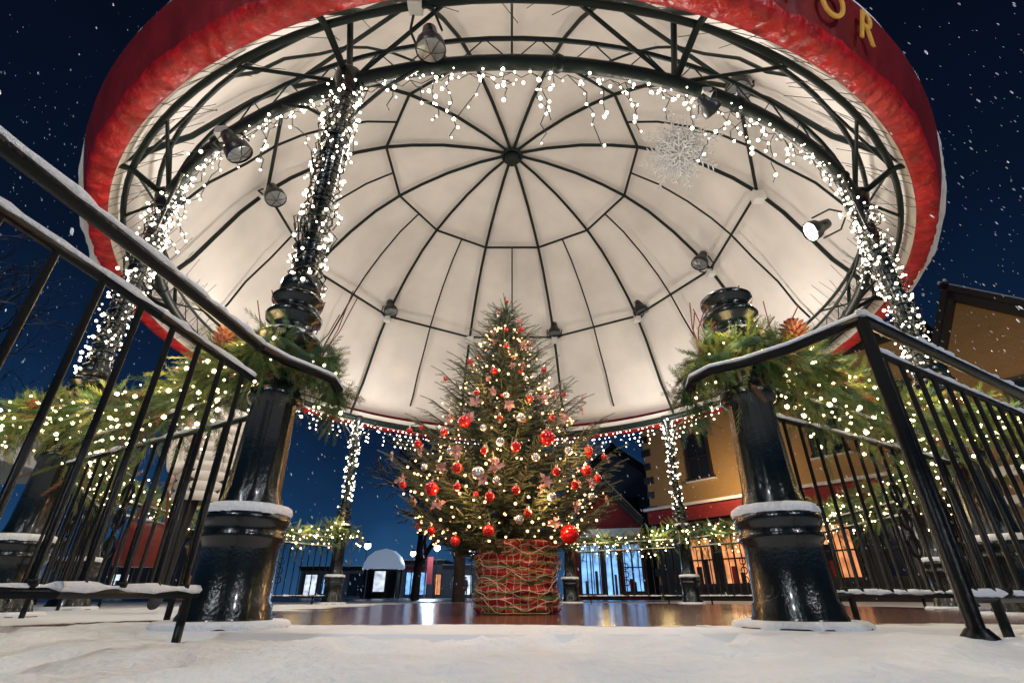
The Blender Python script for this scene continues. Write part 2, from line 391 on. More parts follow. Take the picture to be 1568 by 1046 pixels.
# ------------------------------------------------------------------ railings
def railing(pts,zt=0.98,zb=0.135,sp=0.11,second=True,extra_posts=(),scroll=False,rr0=.023,legs=True):
    e=empty('iron_railing'); g=MB(); sn=MB()
    for i in range(len(pts)-1):
        a=Vector(pts[i]);b=Vector(pts[i+1]); L=(b-a).length; d=(b-a)/L
        A=Vector((a.x,a.y,0));B=Vector((b.x,b.y,0))
        zs=zt-0.13 if second else zt
        g.tube([A+Vector((0,0,zb)),B+Vector((0,0,zb))],0.013,6)
        if second: g.tube([A+Vector((0,0,zs)),B+Vector((0,0,zs))],0.013,6)
        k=int(L/sp)
        for j in range(k):
            p=A.lerp(B,(j+.5)/k)
            g.tube([p+Vector((0,0,zb)),p+Vector((0,0,zs))],0.009,6)
            g.sphere(p+Vector((0,0,zb+.02)),.015,0,5)
            if scroll and j==k//2:
                for zc,rr_ in((.35,.05),(.48,.05),(.61,.05)):
                    g.tube([p+Vector((d.x*rr_*math.cos(t),d.y*rr_*math.cos(t),zc+rr_*math.sin(t))) for t in [q*math.pi/6 for q in range(12)]],.009,5,0,True)
        m=max(4,int(L/.03))
        for (z,wd) in ((zs+.014,.017),(zb+.013,.018)):
            P=[A.lerp(B,t/m)+Vector((0,0,z)) for t in range(m+1)]
            sn.tube(P,[wd*(0.8+.8*noise.noise((p.x*9,p.y*9,z))+.5*noise.noise((p.x*31,p.y*31,z))) for p in P],6,0,False,0.75)
        for q in ((0.12,0.88) if legs else ((.93,) if i==len(pts)-2 else ())):
            p=A.lerp(B,q); g.tube([p,p+Vector((0,0,zb))],.014,6)
    P=[Vector((p[0],p[1],zt)) for p in pts]
    D=[]
    for i in range(len(P)-1):
        m=max(2,int((P[i+1]-P[i]).length/.03))
        for t in range(m): D.append(P[i].lerp(P[i+1],t/m))
    D.append(P[-1])
    g.tube(D,rr0,10,0,False,0.7)
    sn.tube([p+Vector((0,0,.018)) for p in D],[rr0*1.08*(0.85+.7*noise.noise((p.x*9,p.y*9,1))+.4*noise.noise((p.x*33,p.y*33,1))) for p in D],8,0,False,0.62)
    for p in extra_posts:
        g.tube([(p[0],p[1],0),(p[0],p[1],zt)],.021,10); g.lathe([(.05,0.0),(.05,.02),(.026,.05)],(p[0],p[1],0),12)
    g.build('bars',[M_rail],e); sn.build('snow_strip',[M_snow],e)
    return e
railing([(-1.13,-0.6),(-1.10,0.75),(-1.03,1.25),(-0.98,1.72)],0.985,0.131,0.115,legs=False)
def curl(pts):
    e=empty('handrail_return'); g=MB(); g.tube(pts,.023,10,0,False,.7); g.build('rail',[M_rail],e)
    s=MB(); s.tube([(p[0],p[1],p[2]+.018) for p in pts],.020,8,0,False,.62); s.build('snow_strip',[M_snow],e)
curl([(-0.98,1.72,.985),(-0.93,1.85,.985),(-0.86,1.95,.985),(-0.80,2.03,.98),(-0.80,2.12,.97)])
curl([(1.24,1.525,.997),(1.20,1.60,1.0),(1.15,1.68,.999),(1.10,1.75,.995),(1.03,1.81,.99),(0.96,1.87,.985),(0.85,1.93,.98),(0.80,2.02,.975),(0.82,2.12,.97)])
railing([(1.24,1.525),(2.6,2.33),(4.6,3.2)],1.0,0.12,0.115,True,[(1.24,1.525)])
for k in range(12):
    a=15+30*k
    if k in(11,5,6): continue
    p=az(a,RP,0);q=az(a+30,RP,0); d=(q-p).normalized()*0.17
    railing([(p.x+d.x,p.y+d.y),(q.x-d.x,q.y-d.y)],1.0,0.13,0.12,True,(),True)

# ------------------------------------------------------------------ garlands
def frond():
    V=[];F=[]
    L=.13
    for i in range(12):
        t=.08+.88*i/12; l=.030*(1-t*.5)
        for s in(-1,1):
            o=len(V); x=t*L; z=.008*math.sin(i*2.1+s)
            V+= [(x-.002,0,0),(x+l*1.0,s*l*.75,z),(x+l*.5,s*l*.20,z*.5)]
            F.append((o,o+1,o+2))
    o=len(V); V+=[(0,-.002,0),(0,.002,0),(L*1.1,0,0)]; F.append((o,o+1,o+2))
    return np.array(V),np.array(F)
FV,FF=frond()
def garland(path,per_m,thick=.13,bulb_m=30,droop=.5,cones=3,pl=1.0,bs=.012,scale=1.0,nl=None,hang=.4):
    e=empty('evergreen_garland'); P=[];D=[];S=[];I=[];BP=[];BS=[]
    path=[Vector(p) for p in path]; core=MB(); core.tube(path,.03,6); core.build('stem',[M_cedar[2]],e)
    cn=MB(); Ltot=0
    for i in range(len(path)-1):
        a,b=path[i],path[i+1]; L=(b-a).length; Ltot+=L; t=(b-a).normalized()
        u=t.cross(Vector((0,0,1))).normalized()
        loc=noise.noise((a.x*3,a.y*3,a.z)); th=thick*(1+.5*loc)
        for _ in range(int(per_m*L)):
            q=a.lerp(b,random.random()); an=random.uniform(0,6.283)
            rad=u*math.cos(an)+Vector((0,0,1))*math.sin(an)
            dn=abs(random.gauss(0,thick*.8)) if random.random()<hang else 0
            P.append(q+rad*random.uniform(0,th*.7)+Vector((0,0,-dn)))
            D.append(rad*1.0+t*random.uniform(-1.0,1.0)+Vector((0,0,-droop*random.random()-(.8 if dn>.08 else 0))))
            S.append(random.uniform(.5,1.25)*scale); I.append(random.choices([0,1,2,3],[4,4,3,.7])[0])
        for _ in range(int(bulb_m*L+random.random())):
            q=a.lerp(b,random.random()); an=random.uniform(0,6.283); rr_=th*random.uniform(.4,1.1)
            BP.append(q+u*math.cos(an)*rr_+Vector((0,0,math.sin(an)*rr_-.03-.15*random.random()**3))); BS.append(bs*random.choice([.45,.6,.8,1.15]))
    for _ in range(int(cones)):
        i=random.randrange(len(path)-1); q=path[i].lerp(path[i+1],random.random())+Vector((random.uniform(-.06,.06),-.08,.0))
        for z in range(6):
            for k in range(7):
                an=k*.897+z*.4; rr_=.026*math.sin(.5+z*.42); dz=z*.011
                cn.sphere(q+Vector((rr_*math.cos(an),rr_*math.sin(an),dz)),.009,0,4,(1,1,.4))
    if cones: cn.build('pine_cones',[M_cone],e)
    scatter('foliage',FV,FF,P,D,S,M_cedar,I,e)
    scatter('bulbs',ICO_V,ICO_F,BP,S=BS,mats=[M_bulb],parent=e,smooth=True)
    k=nl if nl is not None else max(1,int(round(Ltot/.9)))
    for j in range(k):
        q=path[int((j+.5)/k*(len(path)-1))]
        light('POINT','strand_glow',q+Vector((0,-.20,.06)),4.2*pl,(1,.72,.30),e,.10)
def seg_path(a1,a2,z1=1.1,sag=.1,r=RP,n=14):
    p=az(a1,r,0);q=az(a2,r,0); out=[]
    for i in range(n+1):
        t=i/n; v=p.lerp(q,t); v.z=z1-sag*4*t*(1-t)+.03*math.sin(t*19); out.append(v)
    return out
for (a1,a2) in [(15,45),(45,75),(-15,-45),(-45,-75)]:
    pth=seg_path(a1,a2,1.24,.12)
    if abs(a1)==15: pth=pth[2:]
    garland(pth,850,.17,75,.9,4,1.5,.011,.9)
for sx in(-1,1):
    garland([(2.85*sx,3.1,1.22),(3.1*sx,3.12,1.22),(3.35*sx,3.2,1.2),(3.6*sx,3.35,1.15)],850,.14,60,.9,1,1.3,.011,.9,1)
for (a1,a2) in [(75,105),(-75,-105)]:
    garland(seg_path(a1,a2,1.2,.10),380,.18,45,.7,2,1.5,.013,1.1)
for (a1,a2) in [(105,135),(135,165),(-105,-135)]:
    garland(seg_path(a1,a2,1.18,.14),300,.17,50,.8,2,1.8,.015,1.2,2)
garland([az(-131,RP,1.06),az(-135,RP-.05,1.08),az(-140,RP-.02,.98)],260,.16,40,1,1,1,.014,1.2,1)
for sx in(-1,1):
    c=az(15*sx,RP,0); cx,cy=c.x,c.y
    pth=[(cx+.15*math.cos(t),cy+.15*math.sin(t),1.13+.03*math.sin(3*t)) for t in [q*math.pi/8 for q in range(17)]]
    garland(pth,1000,.10,25,.7,0,.9,.009,.85,1,.25)
    pth=[(cx-.20*sx,cy-.02,1.08),(cx-.25*sx,cy+.01,1.02),(cx-.27*sx,cy+.05,.92)]
    garland(pth,900,.09,14,1.2,0,.3,.008,.8,0,.3)
    pth=[(cx+.1*sx,cy-.02,1.15),(cx+.25*sx,cy+.04,1.16),(cx+.4*sx,cy+.12,1.18),(cx+.55*sx,cy+.25,1.2)]
    garland(pth,900,.11,30,.9,0,.8,.010,.9,1,.3)
    e=empty('pine_cone_decoration'); g=MB(); q=Vector((cx+.27*sx,cy-.05,1.18)) if sx>0 else Vector((cx-.24,cy-.1,1.12))
    for z in range(11):
        for k in range(9):
            an=k*.698+z*.35; rr_=.052*math.sin(.3+z*.26); dz=z*.014
            dd=Vector((math.cos(an),math.sin(an),.5)); sd=Vector((-math.sin(an),math.cos(an),0))
            b0=q+Vector((rr_*math.cos(an)*.5,rr_*math.sin(an)*.5,dz))
            g.add([b0-sd*.006,b0+sd*.006,b0+dd*rr_*.6+sd*.010,b0+dd*rr_*.9,b0+dd*rr_*.6-sd*.010,b0+dd*rr_*.4+Vector((0,0,-.008))],[(0,1,2,3,4),(0,5,1),(1,5,2),(5,3,2),(5,4,3),(0,4,5)],0,False)
    g.build('cone',[M_cone],e); g=MB()
    for k in range(12):
        d=Vector((random.uniform(-.6,.6),random.uniform(-.3,.2),1)).normalized(); b0=Vector((cx+random.uniform(-.2,.3)*sx,cy,1.15))
        g.tube([b0,b0+d*.15,b0+d*random.uniform(.25,.42)+Vector((.04*sx,0,0))],.003,4)
    g.build('twigs',[mat('red_twig',(.2,.02,.02),.5)],e)
BP=[]
for (a1,a2) in [(15,45),(45,75),(-15,-45),(-45,-75),(-75,-105),(75,105)]:
    for j in range(12):
        t=random.random(); c=az(a1,RP,0).lerp(az(a2,RP,0),t); L=random.uniform(.1,.5)
        for i in range(int(L/.07)): BP.append((c.x+random.uniform(-.03,.03),c.y+random.uniform(-.03,.03),1.05-i*.07+random.uniform(-.02,.02)))
e=empty('string_lights'); scatter('bulbs',ICO_V,ICO_F,BP,S=[random.choice([.005,.007,.010]) for _ in BP],mats=[M_bulb],parent=e,smooth=True)

# ------------------------------------------------------------------ christmas tree
TX,TY=-.06,3.86
ct=empty('christmas_tree')
def prof_r(z):
    pts=[(.42,.52),(.55,.70),(.80,.82),(1.0,.78),(1.35,.63),(1.8,.37),(2.2,.17),(2.5,.03)]
    for (z0,r0),(z1,r1) in zip(pts,pts[1:]):
        if z<=z1: return r0+(r1-r0)*max(0,(z-z0)/(z1-z0))
    return .03
g=MB(); g.tube([(TX,TY,.2),(TX,TY,1.2),(TX+.01,TY,2.52)],[.05,.035,.008],8)
TP=[];TD=[];TS=[];TI=[]; tips=[]
NB=350
for i in range(NB):
    z=.46+1.98*(i/NB); an=i*2.399+random.uniform(-.3,.3)
    rmax=prof_r(z)*random.uniform(.70,1.12)
    L=rmax; d=Vector((math.cos(an),math.sin(an),0)); lift=.10+.25*(z/2.5)
    z0=z-L*.12
    p0=Vector((TX,TY,z0)); pts=[p0+d*(L*t)+Vector((0,0,L*(lift*t-0.12*math.sin(t*3)+.12*t*t))) for t in (0,.25,.5,.75,1)]
    g.tube(pts,[.011,.009,.007,.005,.003],4)
    side=Vector((-d.y,d.x,0)); nt_=max(3,int(L/.028))
    for k in range(nt_):
        t=.18+.82*(k+random.random()*.5)/nt_; f=t*4; ii=min(3,int(f)); p=pts[ii].lerp(pts[ii+1],f-ii)
        for s_ in(-1,1):
            TP.append(p); TD.append(d*random.uniform(.6,1.1)+side*s_*random.uniform(.3,1.0)+Vector((0,0,random.uniform(-.25,.35))))
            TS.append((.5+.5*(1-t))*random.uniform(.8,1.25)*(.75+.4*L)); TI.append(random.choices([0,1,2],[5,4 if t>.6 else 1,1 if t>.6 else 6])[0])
    TP.append(pts[-1]);TD.append(d+Vector((0,0,.35)));TS.append(.8);TI.append(1)
    tips.append((pts[-1],pts[3],d))
for k in range(12):
    TP.append(Vector((TX,TY,2.30+k*.02)));TD.append(Vector((random.uniform(-.5,.5),random.uniform(-.5,.5),1)));TS.append(.75);TI.append(0)
g.build('trunk_and_branches',[M_bark],ct)
V=[];F=[]
for k in range(34):
    x=.13*k/34; an=k*2.4; l=.019*(1-.25*k/34); o=len(V)
    c_,s_=math.cos(an),math.sin(an)
    V+=[(x-.0030,-.0030*s_,.0030*c_),(x+.0030,.0030*s_,-.0030*c_),(x+l*.8,l*.72*c_,l*.72*s_)]
    F.append((o,o+1,o+2))
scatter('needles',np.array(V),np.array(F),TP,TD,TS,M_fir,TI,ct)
g=MB(); rb=[(838,670,.060),(711,645,.050),(872,818,.072),(661,748,.052),(700,745,.03),(790,684,.040),(680,662,.032),(757,568,.030),(797,505,.030),(833,566,.026),(748,812,.042),(697,828,.038),(790,750,.032),(901,690,.038),(700,716,.040),(640,680,.034),(915,732,.032),(720,554,.030),(776,462,.02),(660,812,.032),(627,660,.03),(880,742,.032),(741,690,.028),(852,722,.032),(812,610,.028),(808,785,.028),(730,600,.024),(765,640,.026),(898,720,.042),(925,700,.028),(617,742,.03),(750,760,.036),(845,640,.028),(776,530,.022)]
def onTree(px,py):
    u=(px-784)/757; v=(523-py)/757; d=Vector((u,.8886-.4586*v,.4586+.8886*v)); t=2.4
    while t<6:
        p=Vector((0,0,H))+d*t
        if math.hypot(p.x-TX,p.y-TY)<prof_r(p.z)*1.0 and p.z>.42: return p
        t+=.01
    return Vector((0,0,H))+d*((TY-.1)/d.y)
for (x,y,r) in rb:
    p=onTree(x,y); g.sphere(p,r*.85,0,14); g.lathe([(.008,r*.83),(.008,r*.83+.014)],p,8,1)
for (x,y,r) in [(732,724,.05),(797,640,.038),(766,676,.035),(690,690,.03),(820,700,.035),(870,690,.035),(795,795,.035),(775,605,.03),(740,655,.03),(650,715,.03),(845,760,.035),(905,760,.03),(805,580,.025),(760,735,.03)]:
    p=onTree(x,y); g.sphere(p,r*.8,1,12)
for i in range(40):
    t=random.choice(tips); p=t[0].lerp(t[1],.2)-Vector((0,0,.03)); g.sphere(p,random.uniform(.012,.022),random.choice([0,0,1]),8)
g.build('baubles',[M_ballr,M_balls],ct)
g=MB()
def bow(p,d,s_):
    # crumpled organza bow: irregular folded loops
    side=Vector((-d.y,d.x,0)).normalized(); r0=random.random()*6
    for k in range(8):
        an=k*.785+r0+random.uniform(-.35,.35); dr=(side*math.cos(an)+Vector((0,0,1))*math.sin(an)+d*random.uniform(-.3,.5)).normalized()
        pr=dr.cross(d).normalized(); a=p+d*.015
        w_=.011*s_*random.uniform(.6,1.3); L=.045*s_*random.uniform(.5,1.15)
        g.add([a,a+dr*L*.5+pr*w_+d*.016,a+dr*L+d*random.uniform(-.01,.012),a+dr*L*.6-pr*w_+d*.01,a+dr*L*.5-d*.006],[(0,1,4),(1,2,4),(2,3,4),(3,0,4)],0,False)
for (x,y) in [(795,492),(775,530),(800,530),(748,580),(722,560),(755,600),(785,560),(728,615),(850,605),(800,560),(890,630),(760,712),(720,640),(700,690),(862,640),(740,735),(905,655),(678,715),(830,610),(930,705),(850,800),(672,770),(690,640),(645,690),(880,775),(905,740),(615,735),(780,620),(835,735)]:
    p=onTree(x,y); d=Vector((p.x-TX,p.y-TY-.15,-.05)).normalized(); bow(p-d*.015,d,random.uniform(.8,1.2)*(1.15 if y>580 else .9))
for i in range(40):
    t=random.choice(tips[20:335]); bow(t[0]-t[2]*.03,t[2],random.uniform(.6,1.0))
g.build('pink_bows',[M_ballp,M_ballr],ct)
BP=[];BS=[]
for i in range(480):
    z=.45+1.75*random.random()**1.5; an=random.uniform(0,6.283); r_=prof_r(z)*random.uniform(.66,.96)
    BP.append((TX+r_*math.cos(an),TY+r_*math.sin(an),z)); BS.append(random.choice([.005,.006,.008,.010]))
scatter('lights',ICO_V,ICO_F,BP,S=BS,mats=[M_bulbw],parent=ct,smooth=True)
for (x,y,p_) in[(700,770,3.6),(830,770,5.2),(880,700,3.8),(760,690,3.2),(690,690,2.4),(800,620,2.4),(740,590,1.6),(785,540,1.0)]:
    q=onTree(x,y); light('POINT','tree_glow',q+Vector((0,.02,0)),p_,(1,.56,.22),ct,.05)
m=bpy.data.materials.new('plaid_wrap'); m.use_nodes=True; nt=m.node_tree; b=nt.nodes['Principled BSDF']; tc=nt.nodes.new('ShaderNodeTexCoord')
def wave(scale,ax,lo,dist):
    wv=nt.nodes.new('ShaderNodeTexWave'); wv.bands_direction=ax; wv.inputs['Scale'].default_value=scale; wv.inputs['Distortion'].default_value=dist; wv.inputs['Detail'].default_value=2; wv.inputs['Detail Scale'].default_value=1.5
    nt.links.new(tc.outputs['Object'],wv.inputs['Vector']); r_=nt.nodes.new('ShaderNodeValToRGB'); r_.color_ramp.elements[0].position=lo; r_.color_ramp.elements[1].position=lo+.05
    nt.links.new(wv.outputs['Fac'],r_.inputs['Fac']); return r_
w1=wave(7,'Z',.94,4); w2=wave(6,'X',.95,4); w3=wave(3.5,'Z',.93,5)
x1=nt.nodes.new('ShaderNodeMixRGB'); x1.inputs[1].default_value=(.36,.018,.016,1); x1.inputs[2].default_value=(.6,.5,.42,1); nt.links.new(w1.outputs['Color'],x1.inputs['Fac'])
x2=nt.nodes.new('ShaderNodeMixRGB'); nt.links.new(x1.outputs[0],x2.inputs[1]); x2.inputs[2].default_value=(.6,.5,.42,1); nt.links.new(w2.outputs['Color'],x2.inputs['Fac'])
x3=nt.nodes.new('ShaderNodeMixRGB'); nt.links.new(x2.outputs[0],x3.inputs[1]); x3.inputs[2].default_value=(.06,.16,.05,1); nt.links.new(w3.outputs['Color'],x3.inputs['Fac'])
nt.links.new(x3.outputs[0],b.inputs['Base Color']); b.inputs['Roughness'].default_value=.75
PX=.035
g=MB(); fn=lambda a,z:1+.12*noise.noise((math.cos(a)*2.2,math.sin(a)*2.2,z*7))+.08*noise.noise((math.cos(a)*6,math.sin(a)*6,z*22))+.03*noise.noise((math.cos(a)*16,math.sin(a)*16,z*50))
pp_=[(.001,.025),(.27,.025)]+[(.278+.012*math.sin(i*1.7),.04+.0145*i) for i in range(1,28)]+[(.31,.455),(.27,.475),(.001,.44)]
g.lathe(pp_,(0,0,0),110,0,fn)
o=g.build('wrapped_pot',[m],ct); o.location=(PX,TY,0)
g=MB()
for k in range(15):
    z0=.06+.028*k; pts=[]; ph=random.uniform(0,6)
    for j in range(80):
        a=j*2*math.pi/80; zz=max(.03,min(.47,z0+.055*math.sin(a*2+ph)+.018*math.sin(a*7+k))); f=fn(a,zz)*(.296 if zz<.4 else .31)
        pts.append((PX+f*math.cos(a),TY+f*math.sin(a),zz))
    g.tube(pts,.003,4,k%3,True)
g.build('twine',[mat('gold_twine',(.5,.38,.22),.6),mat('green_twine',(.12,.28,.10),.6),mat('white_twine',(.65,.6,.55),.6)],ct)

# ------------------------------------------------------------------ floodlights
def flood(p,aim,s=1.0,mount=None):
    e=empty('floodlight'); g=MB(); aim=Vector(aim).normalized(); rot=aim.to_track_quat('Z','Y').to_matrix()
    g.lathe([(.001,-.17*s),(.05*s,-.165*s),(.06*s,-.10*s),(.068*s,-.06*s),(.10*s,-.02*s),(.11*s,.05*s),(.105*s,.06*s)],p,20,0,None,rot)
    g.lathe([(.10*s,.045*s),(.06*s,.035*s),(.001,.03*s)],p,20,1,None,rot)
    for k in range(3):
        an=k*math.pi/3; d=Vector((math.cos(an),math.sin(an),0))*.105*s
        g.tube([rot@(d+Vector((0,0,.05*s)))+Vector(p),rot@(Vector((0,0,.085*s)))+Vector(p),rot@(-d+Vector((0,0,.05*s)))+Vector(p)],.004*s,4)
    if mount is not None:
        mt=Vector(mount); side=aim.cross(mt-Vector(p)).normalized()*.12*s
        c=Vector(p)-aim*.04*s; top=c.lerp(mt,.6)
        for q in(-1,1): g.tube([c+side*q,top+side*q,mt],.010*s,6)
        g.box(mt,(.10*s,.10*s,.08*s),2)
    g.build('housing',[M_black,M_lens,M_white],e)
def ring2(b,r=3.6,z=5.02): return az(180-b,r,z)
for b,sd in[(-45,.1),(15,0),(75,-.25),(-105,.25),(135,-.1),(45,.1)]:
    mt=ring2(b); flood(mt+Vector((sd*.8,-.12,-.10 if abs(b)>90 else .16)),(sd*2,-.1,-1.0),1.3,mt)
flood(az(-27.5,4.20,2.80),(.5,.3,-.7),.85,az(-30,4.24,3.02))
flood(az(44,3.85,2.88),(-.8,.1,-.4),.85,az(46,4.1,3.0))
flood(az(-6.5,4.38,2.98),(.1,.1,-1),.85,az(-7.5,4.5,3.2))
flood(az(18,4.22,2.86),(.5,.3,-.3),.6,az(18,4.22,3.0))
g=MB(); p=ring2(-15); g.box(p,(.16,.1,.16),0); 
for b in(-75,105,-135): g.box(ring2(b),(.16,.12,.16),0)
e=empty('junction_box'); g.build('boxes',[M_white],e)

# snowflake ornament
e=empty('snowflake_ornament'); g=MB(); c=Vector((1.66,3.5,3.92+H)); dn=Vector((-1.66+.5,-3.5+1.4,-3.92)).normalized(); mxr=dn.to_track_quat('Z','Y').to_matrix()
for lay,(off,sz) in enumerate([(0,.42),(22.5,.33),(11,.24),(33,.24)]):
    for k in range(8):
        an=R(off+45*k); d=Vector((math.cos(an),math.sin(an),0)); s_=Vector((-d.y,d.x,0)); zo=Vector((0,0,(lay-1.5)*.03))
        def T(v): return c+mxr@(v+zo)
        g.tube([T(Vector((0,0,0))),T(d*sz)],[.010,.006],4)
        for q in(.3,.45,.6,.75,.88):
            l=.09*(1.1-q)*sz/.4+.015
            for sg in(-1,1): g.tube([T(d*sz*q),T(d*(sz*q+l*.9)+s_*sg*l)],[.008,.005],4)
        g.tube([T(d*sz*.45+s_*.045),T(d*sz*.62),T(d*sz*.45-s_*.045),T(d*sz*.25)],.007,4,0,True)
g.tube([c,c+Vector((0,0,1.9))],.002,3); g.build('flake',[M_silver],e)

# ------------------------------------------------------------------ people
def person(x,y,face,coat,trous,s=1.0,hair=(.05,.03,.02)):
    e=empty('person'); M_skin=mat('skin',(.55,.33,.25),.5); Mc=mat('coat',coat,.6,bump=.3,bscale=30); Mt=mat('trousers',trous,.8); Mh=mat('hair',hair,.7)
    def mkskin(name,js,es,rs,m):
        me=bpy.data.meshes.new(name); me.from_pydata([Vector(j)*s for j in js],es,[]); me.materials.append(m)
        o=bpy.data.objects.new(name,me); sc.collection.objects.link(o); o.parent=e
        md=o.modifiers.new('skin','SKIN')
        if not me.skin_vertices: return o
        for i,r_ in enumerate(rs): me.skin_vertices[0].data[i].radius=(r_[0]*s,r_[1]*s)
        me.skin_vertices[0].data[0].use_root=True; md.use_smooth_shade=True
        sb=o.modifiers.new('sub','SUBSURF'); sb.levels=2; sb.render_levels=2
        return o
    js=[(0,0,.93),(-.09,0,.90),(-.11,.0,.50),(-.11,.03,.09),(-.12,-.12,.04),(.09,0,.90),(.12,-.04,.50),(.12,.03,.09),(.14,-.12,.04)]
    mkskin('legs',js,[(0,1),(1,2),(2,3),(3,4),(0,5),(5,6),(6,7),(7,8)],[(.14,.12),(.10,.10),(.07,.07),(.05,.05),(.045,.04),(.10,.10),(.07,.07),(.05,.05),(.045,.04)],Mt)
    js=[(0,0,1.10),(0,0,1.30),(0,0,1.43),(0,0,1.52),(-.20,0,1.42),(-.27,.02,1.16),(-.23,-.10,.93),(.20,0,1.42),(.27,.02,1.16),(.22,-.14,.96),(0,0,.80)]
    mkskin('coat',js,[(0,1),(1,2),(2,3),(2,4),(4,5),(5,6),(2,7),(7,8),(8,9),(0,10)],[(.19,.14),(.20,.145),(.15,.11),(.07,.07),(.085,.085),(.075,.075),(.055,.055),(.085,.085),(.075,.075),(.055,.055),(.21,.16)],Mc)
    g=MB()
    for k in range(9):
        z=.78+.075*k; rx=.215-.004*abs(k-3); vs=[];N=28
        for (q,dz) in((.93,-.037),(1.02,-.02),(1.05,0),(1.02,.02),(.93,.037)):
            for j in range(N):
                a=2*math.pi*j/N; vs.append((rx*q*math.cos(a)*s,rx*.76*q*math.sin(a)*s,(z+dz)*s))
        g.add(vs,[(i*N+j,i*N+(j+1)%N,(i+1)*N+(j+1)%N,(i+1)*N+j) for i in range(4) for j in range(N)])
    g.build('quilting',[Mc],e)
    g=MB(); g.sphere((0,-.01*s,1.64*s),.105*s,0,14,(.82,.95,1.18)); g.sphere((0,-.115*s,1.63*s),.018*s,0,6,(.8,1,1.3)); g.lathe([(.05*s,1.48*s),(.048*s,1.58*s)],(0,0,0),12)
    for q in(-1,1): g.sphere((q*.088*s,0,1.635*s),.026*s,0,6,(.4,.8,1.2)); g.sphere((q*.035*s,-.10*s,1.655*s),.012*s,2,6)
    g.add([(-.025*s,-.106*s,1.585*s),(.025*s,-.106*s,1.585*s),(.02*s,-.107*s,1.577*s),(-.02*s,-.107*s,1.577*s)],[(0,1,2,3)],2)
    g.sphere((0,.018*s,1.67*s),.112*s,1,14,(.86,.95,1.12))
    for sx,hx,hy,hz in((-1,-.23,-.12,.90),(1,.22,-.16,.93)):
        g.sphere((hx*s,hy*s,(hz-.03)*s),.04*s,0,8,(.55,.9,1.1))
        for k in range(4): g.tube([((hx+.005)*s,(hy-.03+.02*k)*s,(hz-.05)*s),((hx)*s,(hy-.032+.02*k)*s,(hz-.09)*s),((hx-.01*sx)*s,(hy-.03+.02*k)*s,(hz-.12+.006*abs(k-1.5))*s)],[.010*s,.009*s,.007*s],6)
        g.tube([(hx*s,(hy-.035)*s,(hz-.02)*s),(hx*s,(hy-.06)*s,(hz-.055)*s),(hx*s,(hy-.065)*s,(hz-.08)*s)],[.012*s,.010*s,.008*s],6)
    g.build('head_and_hands',[M_skin,Mh,M_black],e)
    e.location=(x,y,.03); e.rotation_euler=(0,0,face); return e
pp=person(-2.42,4.0,R(30),(.80,.74,.66),(.03,.03,.035),1.0,(.22,.07,.03))
g=MB(); g.lathe([(.001,.28),(.14,.28),(.15,.33),(.14,.52),(.12,.56),(.001,.56)],(-.28,-.1,0),20,0,lambda a,z:1-.3*abs(math.sin(a))); g.tube([(-.38,-.1,.55),(-.32,-.1,.85),(-.24,-.1,.85),(-.18,-.1,.55)],.01,6); g.build('red_bag',[mat('bag',(.15,.015,.012),.5,noise_amt=.3)],pp)

# ------------------------------------------------------------------ buildings
def emat(n,c,s): return mat(n,c,.5,emis=c,es=s,sampling=False,noise_amt=.6,nscale=2.2)
M_win_o=emat('lit_window_orange',(1.0,.36,.15),.85); M_win_b=emat('lit_window_blue',(.22,.5,1.0),1.2); M_win_w=emat('lit_window_white',(.75,.85,1.0),1.1)
def brickmat(name,c1,c2,mo,scale=3.0):
    m=bpy.data.materials.new(name); m.use_nodes=True; nt=m.node_tree; b=nt.nodes['Principled BSDF']; tc=nt.nodes.new('ShaderNodeTexCoord')
    mp=nt.nodes.new('ShaderNodeMapping'); mp.inputs['Rotation'].default_value=(R(90),0,0)
    br=nt.nodes.new('ShaderNodeTexBrick'); br.inputs['Scale'].default_value=scale; br.inputs['Color1'].default_value=(*c1,1); br.inputs['Color2'].default_value=(*c2,1); br.inputs['Mortar'].default_value=(*mo,1); br.inputs['Mortar Size'].default_value=.012
    nt.links.new(tc.outputs['Object'],mp.inputs[0]); nt.links.new(mp.outputs[0],br.inputs['Vector']); nt.links.new(br.outputs['Color'],b.inputs['Base Color']); b.inputs['Roughness'].default_value=.85
    return m
M_yel=brickmat('yellow_brick',(.40,.26,.11),(.37,.23,.095),(.33,.21,.10),4); M_must=brickmat('mustard_siding',(.26,.17,.075),(.24,.15,.065),(.17,.115,.05),3)
M_rw=brickmat('red_siding',(.25,.02,.02),(.2,.015,.02),(.1,.01,.01),2)
M_grey=brickmat('grey_siding',(.16,.17,.19),(.14,.15,.17),(.1,.1,.11),2)
M_trim=mat('dark_trim',(.02,.018,.018),.5)
